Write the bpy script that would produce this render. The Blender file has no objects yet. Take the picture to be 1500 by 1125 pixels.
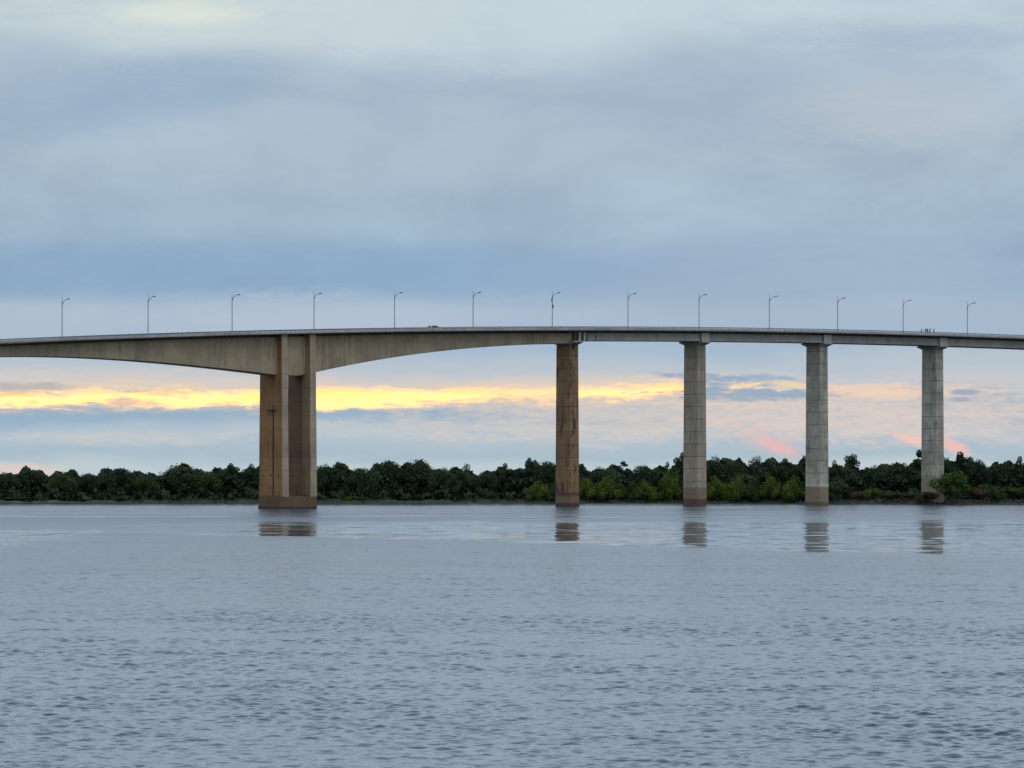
import bpy, bmesh, math, random
import numpy as np
from mathutils import Vector, Matrix

R = math.radians
sc = bpy.context.scene
col = sc.collection
random.seed(7)

# ------------------------------------------------------------------ survey
# The picture was surveyed once: a long lens (F, in pixels of a 1500 px wide
# frame) standing CAM_H above a flat river; the bridge runs off at BA degrees.
F = 6225.0
HOR = 688.0
CAM_H = 10.2
BA = R(38.0)
Z0 = 1073.0
X0 = -663.0 / F * Z0
HALF = 6.0            # half width of the deck
WC = 5.5              # lamp line to bridge axis
CA, SA = math.cos(BA), math.sin(BA)
ORG = Vector((X0 + WC * SA, Z0 - WC * CA, 0))     # bridge origin on its axis


def s_of(px, y=0.0):
    """distance along the bridge of the point at lateral offset y (far = +)"""
    w = WC - y
    X = px - 750.0
    return (X * (Z0 - w * CA) - F * (X0 + w * SA)) / (F * CA - X * SA)


def depth_of(s, y=0.0):
    return ORG.y + s * SA + y * CA


def z_at(py, Y):
    return CAM_H + (HOR - py) / F * Y


def gx(px, Y):
    return (px - 750.0) / F * Y


# ------------------------------------------------------------------ helpers
def tag(o, label=None, cat=None, group=None, kind=None):
    if label: o['label'] = label
    if cat: o['category'] = cat
    if group: o['group'] = group
    if kind: o['kind'] = kind
    return o


def empty(name, loc=(0, 0, 0), rz=0.0):
    o = bpy.data.objects.new(name, None)
    o.location = loc
    o.rotation_euler = (0, 0, rz)
    o.empty_display_size = 0.5
    col.objects.link(o)
    return o


class MB:
    def __init__(self):
        self.v, self.f, self.m = [], [], []

    def quad(self, a, b, c, d, mi=0):
        n = len(self.v)
        self.v += [a, b, c, d]
        self.f.append((n, n + 1, n + 2, n + 3))
        self.m.append(mi)

    def box(self, x0, x1, y0, y1, z0, z1, z0b=None, z1b=None, mi=0):
        """box along x; z0b/z1b are heights at the x1 end"""
        z0b = z0 if z0b is None else z0b
        z1b = z1 if z1b is None else z1b
        n = len(self.v)
        self.v += [(x0, y0, z0), (x1, y0, z0b), (x1, y1, z0b), (x0, y1, z0),
                   (x0, y0, z1), (x1, y0, z1b), (x1, y1, z1b), (x0, y1, z1)]
        for q in ((0, 3, 2, 1), (4, 5, 6, 7), (0, 1, 5, 4), (1, 2, 6, 5), (2, 3, 7, 6), (3, 0, 4, 7)):
            self.f.append(tuple(n + i for i in q)); self.m.append(mi)

    def loft(self, rings, cap=True, mi=0):
        """rings: list of closed loops of equal length (lists of xyz)"""
        n = len(self.v); k = len(rings[0])
        for r in rings: self.v += [tuple(p) for p in r]
        for i in range(len(rings) - 1):
            for j in range(k):
                a = n + i * k + j; b = n + i * k + (j + 1) % k
                self.f.append((a, b, b + k, a + k)); self.m.append(mi)
        if cap:
            self.f.append(tuple(n + j for j in range(k - 1, -1, -1))); self.m.append(mi)
            e = n + (len(rings) - 1) * k
            self.f.append(tuple(e + j for j in range(k))); self.m.append(mi)

    def tube(self, pts, rad, sides=8, cap=True, mi=0):
        rings = []
        pts = [Vector(p) for p in pts]
        for i, p in enumerate(pts):
            t = (pts[min(i + 1, len(pts) - 1)] - pts[max(i - 1, 0)]).normalized()
            up = Vector((0, 0, 1)) if abs(t.z) < 0.9 else Vector((1, 0, 0))
            a = t.cross(up).normalized(); b = t.cross(a)
            r = rad[i] if isinstance(rad, (list, tuple)) else rad
            rings.append([p + (a * math.cos(q) + b * math.sin(q)) * r
                          for q in [2 * math.pi * j / sides for j in range(sides)]])
        self.loft(rings, cap, mi)

    def build(self, name, mats, parent=None, smooth=False):
        me = bpy.data.meshes.new(name)
        me.from_pydata([tuple(p) for p in self.v], [], self.f)
        mats = mats if isinstance(mats, (list, tuple)) else [mats]
        for m in mats: me.materials.append(m)
        me.polygons.foreach_set('material_index', self.m)
        bm = bmesh.new(); bm.from_mesh(me)
        bmesh.ops.recalc_face_normals(bm, faces=bm.faces)
        bm.to_mesh(me); bm.free()
        if smooth:
            me.polygons.foreach_set('use_smooth', [True] * len(me.polygons))
        me.update()
        o = bpy.data.objects.new(name, me)
        col.objects.link(o)
        if parent: o.parent = parent
        return o


def bevel(o, w, seg=1):
    m = o.modifiers.new('bevel', 'BEVEL'); m.width = w; m.segments = seg; m.limit_method = 'ANGLE'
    return o


# ------------------------------------------------------------------ node DSL
class NT:
    def __init__(self, tree):
        self.t = tree; self.n = tree.nodes; self.l = tree.links

    def set(self, sock, v):
        if isinstance(v, bpy.types.NodeSocket): self.l.new(v, sock)
        elif v is not None: sock.default_value = v

    def math(self, op, a, b=None, c=None, clamp=False):
        n = self.n.new('ShaderNodeMath'); n.operation = op; n.use_clamp = clamp
        self.set(n.inputs[0], a); self.set(n.inputs[1], b); self.set(n.inputs[2], c)
        return n.outputs[0]

    def add(self, a, b): return self.math('ADD', a, b)
    def sub(self, a, b): return self.math('SUBTRACT', a, b)
    def mul(self, a, b): return self.math('MULTIPLY', a, b)
    def div(self, a, b): return self.math('DIVIDE', a, b)

    def ss(self, x, lo, hi, a=0.0, b=1.0):
        """smooth step of x from lo..hi to a..b"""
        n = self.n.new('ShaderNodeMapRange'); n.interpolation_type = 'SMOOTHSTEP'
        self.set(n.inputs[0], x)
        for i, v in zip((1, 2, 3, 4), (lo, hi, a, b)): self.set(n.inputs[i], v)
        return n.outputs[0]

    def lin(self, x, lo, hi, a=0.0, b=1.0):
        n = self.n.new('ShaderNodeMapRange'); n.clamp = True
        self.set(n.inputs[0], x)
        for i, v in zip((1, 2, 3, 4), (lo, hi, a, b)): self.set(n.inputs[i], v)
        return n.outputs[0]

    def xyz(self, x=0.0, y=0.0, z=0.0):
        n = self.n.new('ShaderNodeCombineXYZ')
        for i, v in enumerate((x, y, z)): self.set(n.inputs[i], v)
        return n.outputs[0]

    def sep(self, v):
        n = self.n.new('ShaderNodeSeparateXYZ'); self.set(n.inputs[0], v)
        return n.outputs

    def noise(self, vec, scale=1.0, detail=3.0, rough=0.5, dist=0.0):
        n = self.n.new('ShaderNodeTexNoise')
        self.set(n.inputs['Vector'], vec)
        n.inputs['Scale'].default_value = scale; n.inputs['Detail'].default_value = detail
        n.inputs['Roughness'].default_value = rough; n.inputs['Distortion'].default_value = dist
        return n.outputs[0]

    def white(self, v):
        n = self.n.new('ShaderNodeTexWhiteNoise'); n.noise_dimensions = '1D'
        self.set(n.inputs['W'], v)
        return n.outputs['Value']

    def mix(self, f, a, b, blend='MIX'):
        n = self.n.new('ShaderNodeMix'); n.data_type = 'RGBA'; n.blend_type = blend
        self.set(n.inputs[0], f)
        for s, v in ((n.inputs[6], a), (n.inputs[7], b)):
            if isinstance(v, (tuple, list)): v = (*v[:3], 1.0)
            self.set(s, v)
        return n.outputs[2]

    def ramp(self, x, stops):
        n = self.n.new('ShaderNodeValToRGB'); self.set(n.inputs[0], x)
        e = n.color_ramp.elements
        n.color_ramp.interpolation = 'B_SPLINE' if False else 'EASE'
        while len(e) < len(stops): e.new(0.5)
        for el, (p, c) in zip(e, stops):
            el.position = p; el.color = (*c, 1.0)
        return n.outputs[0]

    def bump(self, h, strength, dist, normal=None):
        n = self.n.new('ShaderNodeBump')
        self.set(n.inputs['Height'], h); self.set(n.inputs['Strength'], strength)
        n.inputs['Distance'].default_value = dist
        if normal is not None: self.set(n.inputs['Normal'], normal)
        return n.outputs[0]


def lin(c):
    """sRGB 0..255 triple to linear"""
    out = []
    for v in c:
        v /= 255.0
        out.append(v / 12.92 if v <= 0.04045 else ((v + 0.055) / 1.055) ** 2.4)
    return tuple(out)


def material(name):
    m = bpy.data.materials.new(name); m.use_nodes = True
    t = NT(m.node_tree)
    return m, t, m.node_tree.nodes['Principled BSDF']


def objco(t):
    n = t.n.new('ShaderNodeTexCoord'); return n.outputs['Object']


def worldpos(t):
    n = t.n.new('ShaderNodeNewGeometry'); return n.outputs['Position']


def plain(name, c, rough=0.7, metal=0.0, var=0.15, scale=1.5):
    m, t, b = material(name)
    n = t.noise(objco(t), scale, 4)
    k = t.lin(n, 0.3, 0.7, 1 - var, 1 + var)
    t.set(b.inputs['Base Color'], t.mix(1.0, c, t.xyz(k, k, k), 'MULTIPLY'))
    b.inputs['Roughness'].default_value = rough; b.inputs['Metallic'].default_value = metal
    return m


def concrete(name, base, stain, streak=0.5, joint=None, mud=(), seg=None, blotch=0.22, black=0.0, pale=None, lines=1.0):
    """weathered concrete; joint=(spacing, offset) formwork lines, mud=[(z, colour, ragged)] flood stains,
    seg = length of the cast segments (tone changes from one to the next)"""
    m, t, b = material(name)
    co = objco(t); x, y, z = t.sep(co)
    c = t.mix(t.ss(t.noise(co, 0.22, 5, 0.6), 0.35, 0.7), base, tuple(v * (1 - blotch) for v in base))
    if seg:
        w = t.white(t.math('FLOOR', t.div(x, seg)))
        k = t.lin(w, 0, 1, 0.86, 1.12)
        c = t.mix(1.0, c, t.xyz(k, k, k), 'MULTIPLY')
    # rain streaks: noise squeezed along the vertical
    sv = t.xyz(t.mul(x, 1.0), t.mul(y, 1.0), t.mul(z, 0.06))
    s1 = t.ss(t.noise(sv, 1.1, 4, 0.62), 0.47, 0.72)
    s2 = t.ss(t.noise(co, 0.12, 3), 0.3, 0.62)
    c = t.mix(t.mul(t.mul(s1, s2), streak), c, stain)
    if black > 0:
        sv2 = t.xyz(t.mul(x, 0.8), t.mul(y, 0.8), t.mul(z, 0.2))
        s3 = t.ss(t.noise(sv2, 1.0, 6, 0.72), 0.53, 0.62)
        c = t.mix(t.mul(s3, black), c, (0.03, 0.025, 0.02))
    if joint:
        fr = t.math('FRACT', t.div(t.add(z, joint[1]), joint[0]))
        lw = 0.24 / joint[0]
        line = t.math('LESS_THAN', fr, lw)
        lk = t.mul(t.mul(line, lines), t.lin(t.noise(co, 0.6, 3), 0.3, 0.65, 0.3, 0.95))
        c = t.mix(lk, c, tuple(v * 0.3 for v in base))
        w = t.white(t.math('FLOOR', t.div(t.add(z, joint[1]), joint[0])))
        k = t.lin(w, 0, 1, 0.92, 1.08)
        c = t.mix(1.0, c, t.xyz(k, k, k), 'MULTIPLY')
    for (zt, mc, rag) in mud:
        n = t.sub(t.noise(t.xyz(x, y, 0.0), 0.6, 4), 0.5)
        e = t.add(z, t.mul(n, rag))
        c = t.mix(t.mul(t.ss(e, zt + 0.3, zt - 0.3), 0.82), c, mc)
    if pale:
        e = t.math('ABSOLUTE', t.sub(z, pale[0]))
        c = t.mix(t.ss(e, pale[1], pale[1] * 0.6, 0, 0.7), c, (0.5, 0.48, 0.42))
    fine = t.lin(t.noise(co, 3.5, 5, 0.65), 0.3, 0.7, 0.86, 1.12)
    c = t.mix(1.0, c, t.xyz(fine, fine, fine), 'MULTIPLY')
    t.set(b.inputs['Base Color'], c)
    b.inputs['Roughness'].default_value = 0.9
    t.set(b.inputs['Normal'], t.bump(t.noise(co, 2.0, 6, 0.6), 0.35, 0.08))
    return m


GREY = (0.30, 0.275, 0.235)
M = {}
M['girder'] = concrete('girder_concrete', (0.365, 0.28, 0.175), (0.1, 0.078, 0.055), 0.65, seg=4.3)
M['beam'] = concrete('beam_concrete', (0.29, 0.265, 0.225), (0.12, 0.105, 0.09), 0.5, seg=23.0)
M['block'] = concrete('block_concrete', (0.36, 0.345, 0.30), (0.16, 0.14, 0.11), 0.4)
M['parapet'] = concrete('parapet_concrete', (0.40, 0.37, 0.345), (0.19, 0.16, 0.14), 0.6, seg=9.0)
M['deck'] = concrete('deck_concrete', (0.22, 0.205, 0.185), (0.12, 0.1, 0.09), 0.5)
M['wall_orange'] = concrete('pier_wall_stained', (0.31, 0.155, 0.055), (0.08, 0.036, 0.02), 1.0, lines=.4, joint=(3.6, 1.0), mud=[(3.4, (0.055, 0.036, 0.024), 1.2)])
M['wall_tan'] = concrete('pier_wall_tan', (0.29, 0.20, 0.11), (0.13, 0.075, 0.04), 0.7, lines=.4, joint=(3.6, 1.0), mud=[(3.4, (0.07, 0.042, 0.027), 1.4)])
M['wall_brown_shade'] = concrete('pier_wall_brown_shade', (0.21, 0.125, 0.066), (0.08, 0.042, 0.024), 0.7, lines=.4, joint=(3.6, 1.0))
M['wall_end'] = concrete('pier_wall_end', (0.36, 0.28, 0.19), (0.17, 0.115, 0.07), 0.5, lines=.4, joint=(3.6, 1.0))
M['pilecap'] = concrete('pile_cap_concrete', (0.135, 0.082, 0.045), (0.05, 0.035, 0.02), 0.6, mud=[(0.75, (0.05, 0.03, 0.02), 0.5)])
M['pier_dark'] = concrete('pier_stained', (0.25, 0.14, 0.066), (0.09, 0.045, 0.025), 0.95, joint=(3.5, 0.6), black=0.95,
                          mud=[(4.0, (0.075, 0.045, 0.03), 0.4), (3.0, (0.2, 0.125, 0.075), 0.3), (1.1, (0.055, 0.03, 0.024), 0.6)])
M['pier_mud'] = concrete('pier_mud_marked', (0.34, 0.28, 0.2), (0.14, 0.115, 0.085), 0.6, joint=(3.5, 0.2), black=.25,
                         mud=[(5.2, (0.195, 0.125, 0.082), 1.0), (2.0, (0.09, 0.043, 0.033), 0.6)])
M['pier_tan'] = concrete('pier_tan_marked', (0.41, 0.37, 0.29), (0.16, 0.145, 0.12), 0.6, joint=(3.5, 1.4), blotch=.38, black=.4,
                         mud=[(5.3, (0.215, 0.15, 0.085), 0.9), (1.0, (0.1, 0.08, 0.045), 0.6)], pale=(5.75, 0.55))
M['pier_grey'] = concrete('pier_grey', (0.41, 0.37, 0.285), (0.15, 0.135, 0.11), 0.6, joint=(3.5, 2.3), blotch=.38, black=.45, mud=[(8.0, (0.25, 0.2, 0.13), 1.5)])
M['asphalt'] = plain('asphalt', (0.05, 0.05, 0.052), 0.9)
M['rail'] = plain('weathered_rail', (0.13, 0.125, 0.12), 0.7, 0.2)
M['steel'] = plain('galvanised_steel', (0.15, 0.19, 0.225), 0.6, 0.0)
M['dark'] = plain('dark_box_paint', (0.06, 0.08, 0.095), 0.6)
M['rust'] = plain('rusty_pipe', (0.07, 0.035, 0.02), 0.8)
M['lens'] = plain('lamp_lens', (0.3, 0.32, 0.33), 0.3)

# ------------------------------------------------------------------ bridge profile
top_px = [(0, 496.3), (100, 492.8), (200, 489.2), (300, 486.2), (400, 483.6), (500, 481.2), (600, 479.6), (700, 478.4), (800, 477.9),
          (900, 478.0), (1000, 478.7), (1100, 480.1), (1200, 482.1), (1300, 484.6), (1400, 487.5), (1500, 490.7)]
RAIL = 0.97           # top of the handrail above the road
_s = np.array([s_of(p, -HALF) for p, _ in top_px])
_z = np.array([z_at(q, depth_of(s, -HALF)) for s, (_, q) in zip(_s, top_px)]) - RAIL
_c = np.polyfit(_s, _z, 3)


def zt(s):
    a = min(max(s, _s[0]), _s[-1])       # straight grades beyond the surveyed part
    return float(np.polyval(_c, a) + (s - a) * np.polyval(np.polyder(_c), a))


GH = 3.0               # half width of the box girder
left_px = [(-40, 524.5), (0, 523.3), (60, 522.8), (100, 523.3), (140, 524.6), (200, 528.2), (250, 532.4), (300, 537.2), (340, 541.6), (380, 546.6), (415, 550.5)]
right_px = [(458, 546.2), (500, 537.6), (540, 529.6), (580, 522.8), (620, 517.4), (660, 513.0), (700, 509.3), (740, 506.5), (780, 504.5), (812, 503.6), (840, 503.4)]


def soffit_fit(data):
    s = np.array([s_of(p, -GH) for p, _ in data])
    z = np.array([z_at(q, depth_of(a, -GH)) for a, (_, q) in zip(s, data)])
    return np.polyfit(s, z, 3), s[0], s[-1]


cl, sl0, sl1 = soffit_fit(left_px)
cr, sr0, sr1 = soffit_fit(right_px)

WW = 5.1               # half width of the main pier walls
WT = 1.75              # their thickness
S_L = s_of(417.0, -WW)  # wall centres
S_R = s_of(458.3, -WW)
S_M = (S_L + S_R) / 2
S_P = [s_of(p, -3.0) for p in (841.0, 1028.0, 1207.0, 1376.5)]
S_END = s_of(838, -GH)      # end of the haunched girder
SPAN = S_P[2] - S_P[1]
S_MIN, S_MAX = S_M - 170.0, S_P[3] + 3.4 * SPAN
S_P += [S_P[3] + SPAN, S_P[3] + 2 * SPAN, S_P[3] + 3 * SPAN]


def soffit(s):
    if s < S_L: 
        if s < sl0:   # mirror about midspan so the girder goes on
            smid = s_of(60, -GH); s2 = 2 * smid - s
            return float(np.polyval(cl, min(s2, S_L)))
        return float(np.polyval(cl, s))
    if s > S_R: return float(np.polyval(cr, s))
    a = np.polyval(cl, S_L); b = np.polyval(cr, S_R)
    return float(min(a, b) + 0.0)


def stations(a, b, step=4.0):
    n = max(2, int(math.ceil((b - a) / step)) + 1)
    return [a + (b - a) * i / (n - 1) for i in range(n)]


bridge = empty('road_bridge', ORG, BA)
tag(bridge, 'long concrete road bridge crossing the river on tall piers', 'bridge')
ST = stations(S_MIN, S_MAX, 5.0)


def strip(name, section, mat, sts=ST, parent=bridge):
    mb = MB()
    mb.loft([[(s, y, zt(s) + z) for (y, z) in section] for s in sts])
    return mb.build(name, mat, parent)


# deck slab with tapered cantilevers; fascia at its edges
strip('deck', [(-HALF, 0.0), (-HALF, -0.16), (-4.0, -0.2), (-1.5, -0.3), (1.5, -0.3), (4.0, -0.2), (HALF, -0.16), (HALF, 0.0)], M['deck'])
strip('road_surface', [(-4.2, 0.004), (4.2, 0.004), (4.2, 0.06), (-4.2, 0.06)], M['asphalt'])
for sg in (-1, 1):
    strip('walkway', [(sg * 4.21, 0.004), (sg * 5.74, 0.004), (sg * 5.74, 0.27), (sg * 4.21, 0.27)], M['deck'])
    pr = strip('parapet', [(sg * 5.75, 0.003), (sg * (HALF + 0.05), 0.003), (sg * (HALF + 0.05), 0.55), (sg * 5.82, 0.55)], M['parapet'])
    mb = MB()
    for zz, hh in ((0.79, 0.18), (0.65, 0.06)):
        mb.loft([[(s, sg * 5.86, zt(s) + zz), (s, sg * 5.98, zt(s) + zz), (s, sg * 5.98, zt(s) + zz + hh), (s, sg * 5.86, zt(s) + zz + hh)] for s in ST])
    s = S_MIN + 0.5
    while s < S_MAX:
        mb.box(s - 0.07, s + 0.07, min(sg * 5.88, sg * 5.96), max(sg * 5.88, sg * 5.96), zt(s) + 0.54, zt(s) + 0.8)
        s += 1.6
    mb.build('handrail', M['rail'], bridge)

# haunched box girder (left and right of the double wall, and between)
mb = MB()
rings = []
for s in stations(S_MIN, S_L - WT / 2 - 0.01, 4.0) + stations(S_L - WT / 2, S_R + WT / 2, 4.0) + stations(S_R + WT / 2 + 0.01, S_END, 3.0):
    zt_, zb = zt(s) - 0.85, soffit(s)
    nk = GH - 2.2; zn = zt(s) - 0.31  # neck recessed deep to shape a dark shadow slot under the slab
    rings.append([(s, -nk, zn), (s, -nk, zt_), (s, -GH, zt_), (s, -GH + 0.1, zb + 0.12), (s, -GH + 0.3, zb), (s, GH - 0.3, zb), (s, GH - 0.1, zb + 0.12), (s, GH, zt_), (s, nk, zt_), (s, nk, zn)])
mb.loft(rings)
mb.build('box_girder', M['girder'], bridge)

# ------------------------------------------------------------------ main pier: pile cap and two walls
capz = 3.2
mb = MB()
x0, x1 = S_L - WT / 2 - 0.36, S_R + WT / 2 + 0.36
def rr(x0, x1, y0, y1, z, r=0.7):
    return [(x0 + r, y0, z), (x1 - r, y0, z), (x1, y0 + r, z), (x1, y1 - r, z), (x1 - r, y1, z), (x0 + r, y1, z), (x0, y1 - r, z), (x0, y0 + r, z)]
mb.loft([rr(x0 - .1, x1 + .1, -WW - .7, WW + .7, -4), rr(x0 - .1, x1 + .1, -WW - .7, WW + .7, 0.7), rr(x0, x1, -WW - .6, WW + .6, 0.9), rr(x0, x1, -WW - .6, WW + .6, capz - .1), rr(x0 + .06, x1 - .06, -WW - .54, WW + .54, capz)])
main = mb.build('main_pier', M['pilecap'], bridge)
main['label'] = 'tall double-wall pier with rusty stains on a brown pile cap'
for k, (s, mt) in enumerate(((S_L, 'wall_orange'), (S_R, 'wall_tan'))):
    mb = MB()
    zz = zt(s) - 0.24
    zs = [capz + 0.003, capz + 1.0, 20, zz]
    # plan of a wall with thickened ends (flanges) at both faces, slightly battered
    def plan(z):
        g = 0.42 * (1 - (z - capz) / (zz - capz))
        t_, w = WT / 2 + g * 0.4, WW + g
        st_, fl = 0.4, 3.7
        return [(s - t_, -w, z), (s + t_, -w, z), (s + t_, -w + fl, z), (s + t_ - st_, -w + fl + .05, z), (s + t_ - st_, w + .2, z),
                (s - t_ + st_, w + .2, z), (s - t_ + st_, -w + fl + .05, z), (s - t_, -w + fl, z)]
    mb.loft([plan(z) for z in zs])
    w = mb.build('pier_wall', [M['wall_end'], M[mt], M['wall_brown_shade']], main)
    for f in w.data.polygons:      # the broad faces carry the rusty stains, the right wall's recess painted-in shade too, the narrow ends stay tan
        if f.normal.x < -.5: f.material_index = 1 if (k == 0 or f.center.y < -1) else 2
    if k == 0: w['label'] = 'orange stained pier wall with drainpipe and platform'
# drainpipe, brackets and a small inspection platform on the stained wall
xf = S_L - WT / 2
mb = MB(); mb.tube([(xf + .2, -.85, capz + .1), (xf + .3, -.85, 27.0)], 0.2, 8)
mb.build('drainpipe', M['rust'], main)
mb = MB()
zp = z_at(599.5, depth_of(S_L))
mb.box(xf - 1.0, xf + 0.2, -2.6, 1.4, zp - 0.18, zp)
for yy in (-2.5, -0.6, 1.3):
    mb.box(xf - 0.98, xf - 0.92, yy - .03, yy + .03, zp, zp + 1.1)
mb.box(xf - 1.0, xf - 0.9, -2.6, 1.4, zp + 1.1, zp + 1.18)
for yy in (-2.3, 1.1):
    mb.tube([(xf - 0.9, yy, zp - .18), (xf + .2, yy, zp - 1.3)], 0.07, 6)
mb.build('inspection_platform', M['dark'], main)
for s, y in ((xf + .3, 3.6), (xf + .3, 0.3), (xf - .1, -3.6), (S_R - WT / 2 + .3, 3.2), (S_R + WT / 2 + .1, -WW + .4)):
    mb = MB(); mb.box(s - .28, s + .3, y - .2, y + .2, 8.6, 9.0)
    mb.build('bracket', M['dark'], main)

# ------------------------------------------------------------------ approach piers
BEAMD = 2.07           # depth of the approach beams below the slab
HH = 5.05              # half length of the crossheads
for k, (s, mt) in enumerate(zip(S_P, ('pier_dark', 'pier_mud', 'pier_tan') + ('pier_grey',) * 4)):
    ztop = zt(s) - 0.85 - BEAMD - 0.04
    hw, ht = 3.0, 1.5
    capd = 0.95
    mb = MB()
    def plan(z, s=s, ztop=ztop):
        g = 0.22 * (1 - z / ztop)
        return rr(s - ht - g, s + ht + g, -hw - g, hw + g, z, 0.12)
    mb.loft([plan(-4), plan(0.5), plan(15), plan(ztop - capd - 0.003)])
    p = mb.build('pier', M[mt], bridge)
    p['label'] = ('dark stained pier with black streaks at the end of the haunched girder', 'grey-brown pier with reddish mud on its foot',
                  'grey pier with a tan flood mark and pale line', 'grey pier standing on the bank behind a round tree', '', '', '')[k]
    if k > 3: del p['label']
    mb = MB()      # hammerhead: tapered soffit to both ends
    sec = [(-HH, 0), (-HH, -0.35), (-hw - .05, -capd), (hw + .05, -capd), (HH, -0.35), (HH, 0)]
    a, b = s - ht - .12, s + ht + .12
    mb.loft([[(a, y, ztop + z) for y, z in sec], [(b, y, ztop + z) for y, z in sec]])
    mb.build('crosshead', M['beam'], p)
    zc, zd = ztop + 0.003, zt(s) - 0.5
    for sg in (-1, 1):
        mb = MB()
        if k == 0:     # two bearing posts where girder meets the first beams
            for a in (0.35, 2.0):
                mb.box(s + a, s + a + 0.75, min(sg * 4.2, sg * 4.75), max(sg * 4.2, sg * 4.75), zc, zd - .1)
        else:
            mb.box(s - ht + .05, s + ht - .05, min(sg * 3.7, sg * 4.75), max(sg * 3.7, sg * 4.75), zc, zd - .1)
        o = mb.build('end_block', M['block'], p); bevel(o, 0.04)

# approach beams, four to a span
ends = [(S_END + 0.35, S_P[1] - 1.72), (S_P[1] + 1.6, S_P[2] - 1.72), (S_P[2] + 1.6, S_P[3] - 1.72), (S_P[3] + 1.6, S_P[4] - 1.72), (S_P[4] + 1.6, S_P[5] - 1.72), (S_P[5] + 1.6, S_P[6] - 1.72), (S_P[6] + 1.6, S_MAX - 0.1)]
for k, (a, b) in enumerate(ends):
    for y in (-3.95, -1.35, 1.35, 3.95):
        mb = MB()
        pieces = [(a, b)] if k else [(a + 4.0, a + 6.9), (a + 7.3, b)]
        for (a2, b2) in pieces:
            rings = []
            for s in stations(a2, b2, 6.0):
                q = zt(s) - 0.85  # tops set low to shape the same shadow slot; only inner beams have necks
                rings.append([(s, y - .28, q), (s, y - .28, q - .3), (s, y - .2, q - .42), (s, y - .2, q - BEAMD + .55), (s, y - .3, q - BEAMD + .35), (s, y - .3, q - BEAMD),
                              (s, y + .3, q - BEAMD), (s, y + .3, q - BEAMD + .35), (s, y + .2, q - BEAMD + .55), (s, y + .2, q - .42), (s, y + .28, q - .3), (s, y + .28, q)] + ([(s, y + .12, q), (s, y + .12, q + .60), (s, y - .12, q + .60), (s, y - .12, q)] if abs(y) < 2 else []))
            mb.loft(rings)
        mb.build('beam', M['beam'], bridge)


for a, b in ends:
    for q in (a + .5, b - .5):
        if q > S_MAX - 5: continue
        mb = MB(); mb.box(q - .25, q + .25, -3.66, 3.66, zt(q) - .85 - BEAMD + .2, zt(q) - .24)
        mb.build('end_diaphragm', M['deck'], bridge)
mb = MB(); mb.box(S_END - .9, S_END - .02, -GH + .1, GH - .1, zt(S_END) - .88, zt(S_END) - .22)
mb.build('end_diaphragm', M['deck'], bridge)


def on_bridge(s, y, z):
    return ORG + Vector((s * CA - y * SA, s * SA + y * CA, z))


# ------------------------------------------------------------------ street lamps
def make_lamp():
    r = empty('street_lamp')
    H = 10.9
    mb = MB(); mb.tube([(0, 0, 0), (0, 0, 0.5), (0, 0, 0.52), (0, 0, 8.6), (0, 0, H)], [0.18, 0.18, 0.135, 0.1, 0.05], 10)
    mb.build('pole', M['steel'], r, True)
    mb = MB()
    pts = [(0, -2.75 * math.sin(a) ** 1.0 * 1.0 if False else -2.6 * (1 - math.cos(a)), 8.35 + 1.75 * math.sin(a)) for a in [i / 9 * math.pi / 2 for i in range(10)]]
    mb.tube(pts, [0.085 - 0.003 * i for i in range(10)], 8)
    mb.build('arm', M['steel'], r, True)
    mb = MB()
    rings = []
    for y, w, h in ((-2.35, .08, .06), (-2.55, .2, .1), (-3.1, .26, .13), (-3.5, .2, .09), (-3.62, .08, .04)):
        rings.append([(w * math.cos(q), y, 10.12 + (y + 2.3) * -0.1 + h * math.sin(q)) for q in [2 * math.pi * j / 10 for j in range(10)]])
    mb.loft(rings)
    lant = mb.build('lantern', M['steel'], r, True)
    mb = MB(); rings = []
    for y, w in ((-2.65, .08), (-2.8, .17), (-3.3, .17), (-3.42, .08)):
        rings.append([(w * math.cos(q), y, 10.12 + (y + 2.3) * -0.1 - .115 + .04 * math.sin(q)) for q in [2 * math.pi * j / 8 for j in range(8)]])
    mb.loft(rings)
    mb.build('lens', M['lens'], lant, True)
    return r


def copy_tree(o, parent=None):
    c = o.copy(); col.objects.link(c)
    if parent: c.parent = parent
    for ch in list(o.children): copy_tree(ch, c)
    return c


lamp_px = [(91, 'street lamp nearest the left edge of the photo, left end of the lamp row'),
           (217, 'second street lamp from the left edge, over the rising haunch'),
           (340, 'street lamp just left of the double-wall pier, third from the left edge'),
           (460, 'street lamp directly above the right wall of the double-wall pier'),
           (578, 'first street lamp right of the double-wall pier'),
           (693, 'street lamp midway between double-wall pier and dark stained pier'),
           (809, 'street lamp with two dark boxes on its pole near the dark stained pier'),
           (920, 'street lamp midway between dark stained pier and reddish-footed pier'),
           (1024, 'street lamp directly above the pier with reddish muddy foot'),
           (1127, 'street lamp right of the reddish-footed pier, before the tan-marked pier'),
           (1227, 'street lamp just right of the pier with tan flood mark'),
           (1323, 'street lamp just left of the people at the parapet'),
           (1417, 'street lamp nearest the right edge, right of the bank pier')]
proto = make_lamp()
for i, (px, lb) in enumerate(lamp_px):
    o = proto if i == 0 else copy_tree(proto)
    y = 5.35
    s = s_of(px, y)
    o.location = on_bridge(s, y, zt(s) + 0.27)
    o.rotation_euler = (0, 0, BA + R(random.uniform(-3, 3)))
    tag(o, lb, 'street lamp', 'street lamps along the far side of the bridge')
    if px == 809:
        for zz, dx in ((6.0, 0.13), (7.7, -0.16)):
            mb = MB(); mb.box(dx - .13, dx + .13, -.3, .1, zz, zz + 1.05)
            bevel(mb.build('control_box', M['dark'], o), .04)

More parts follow.
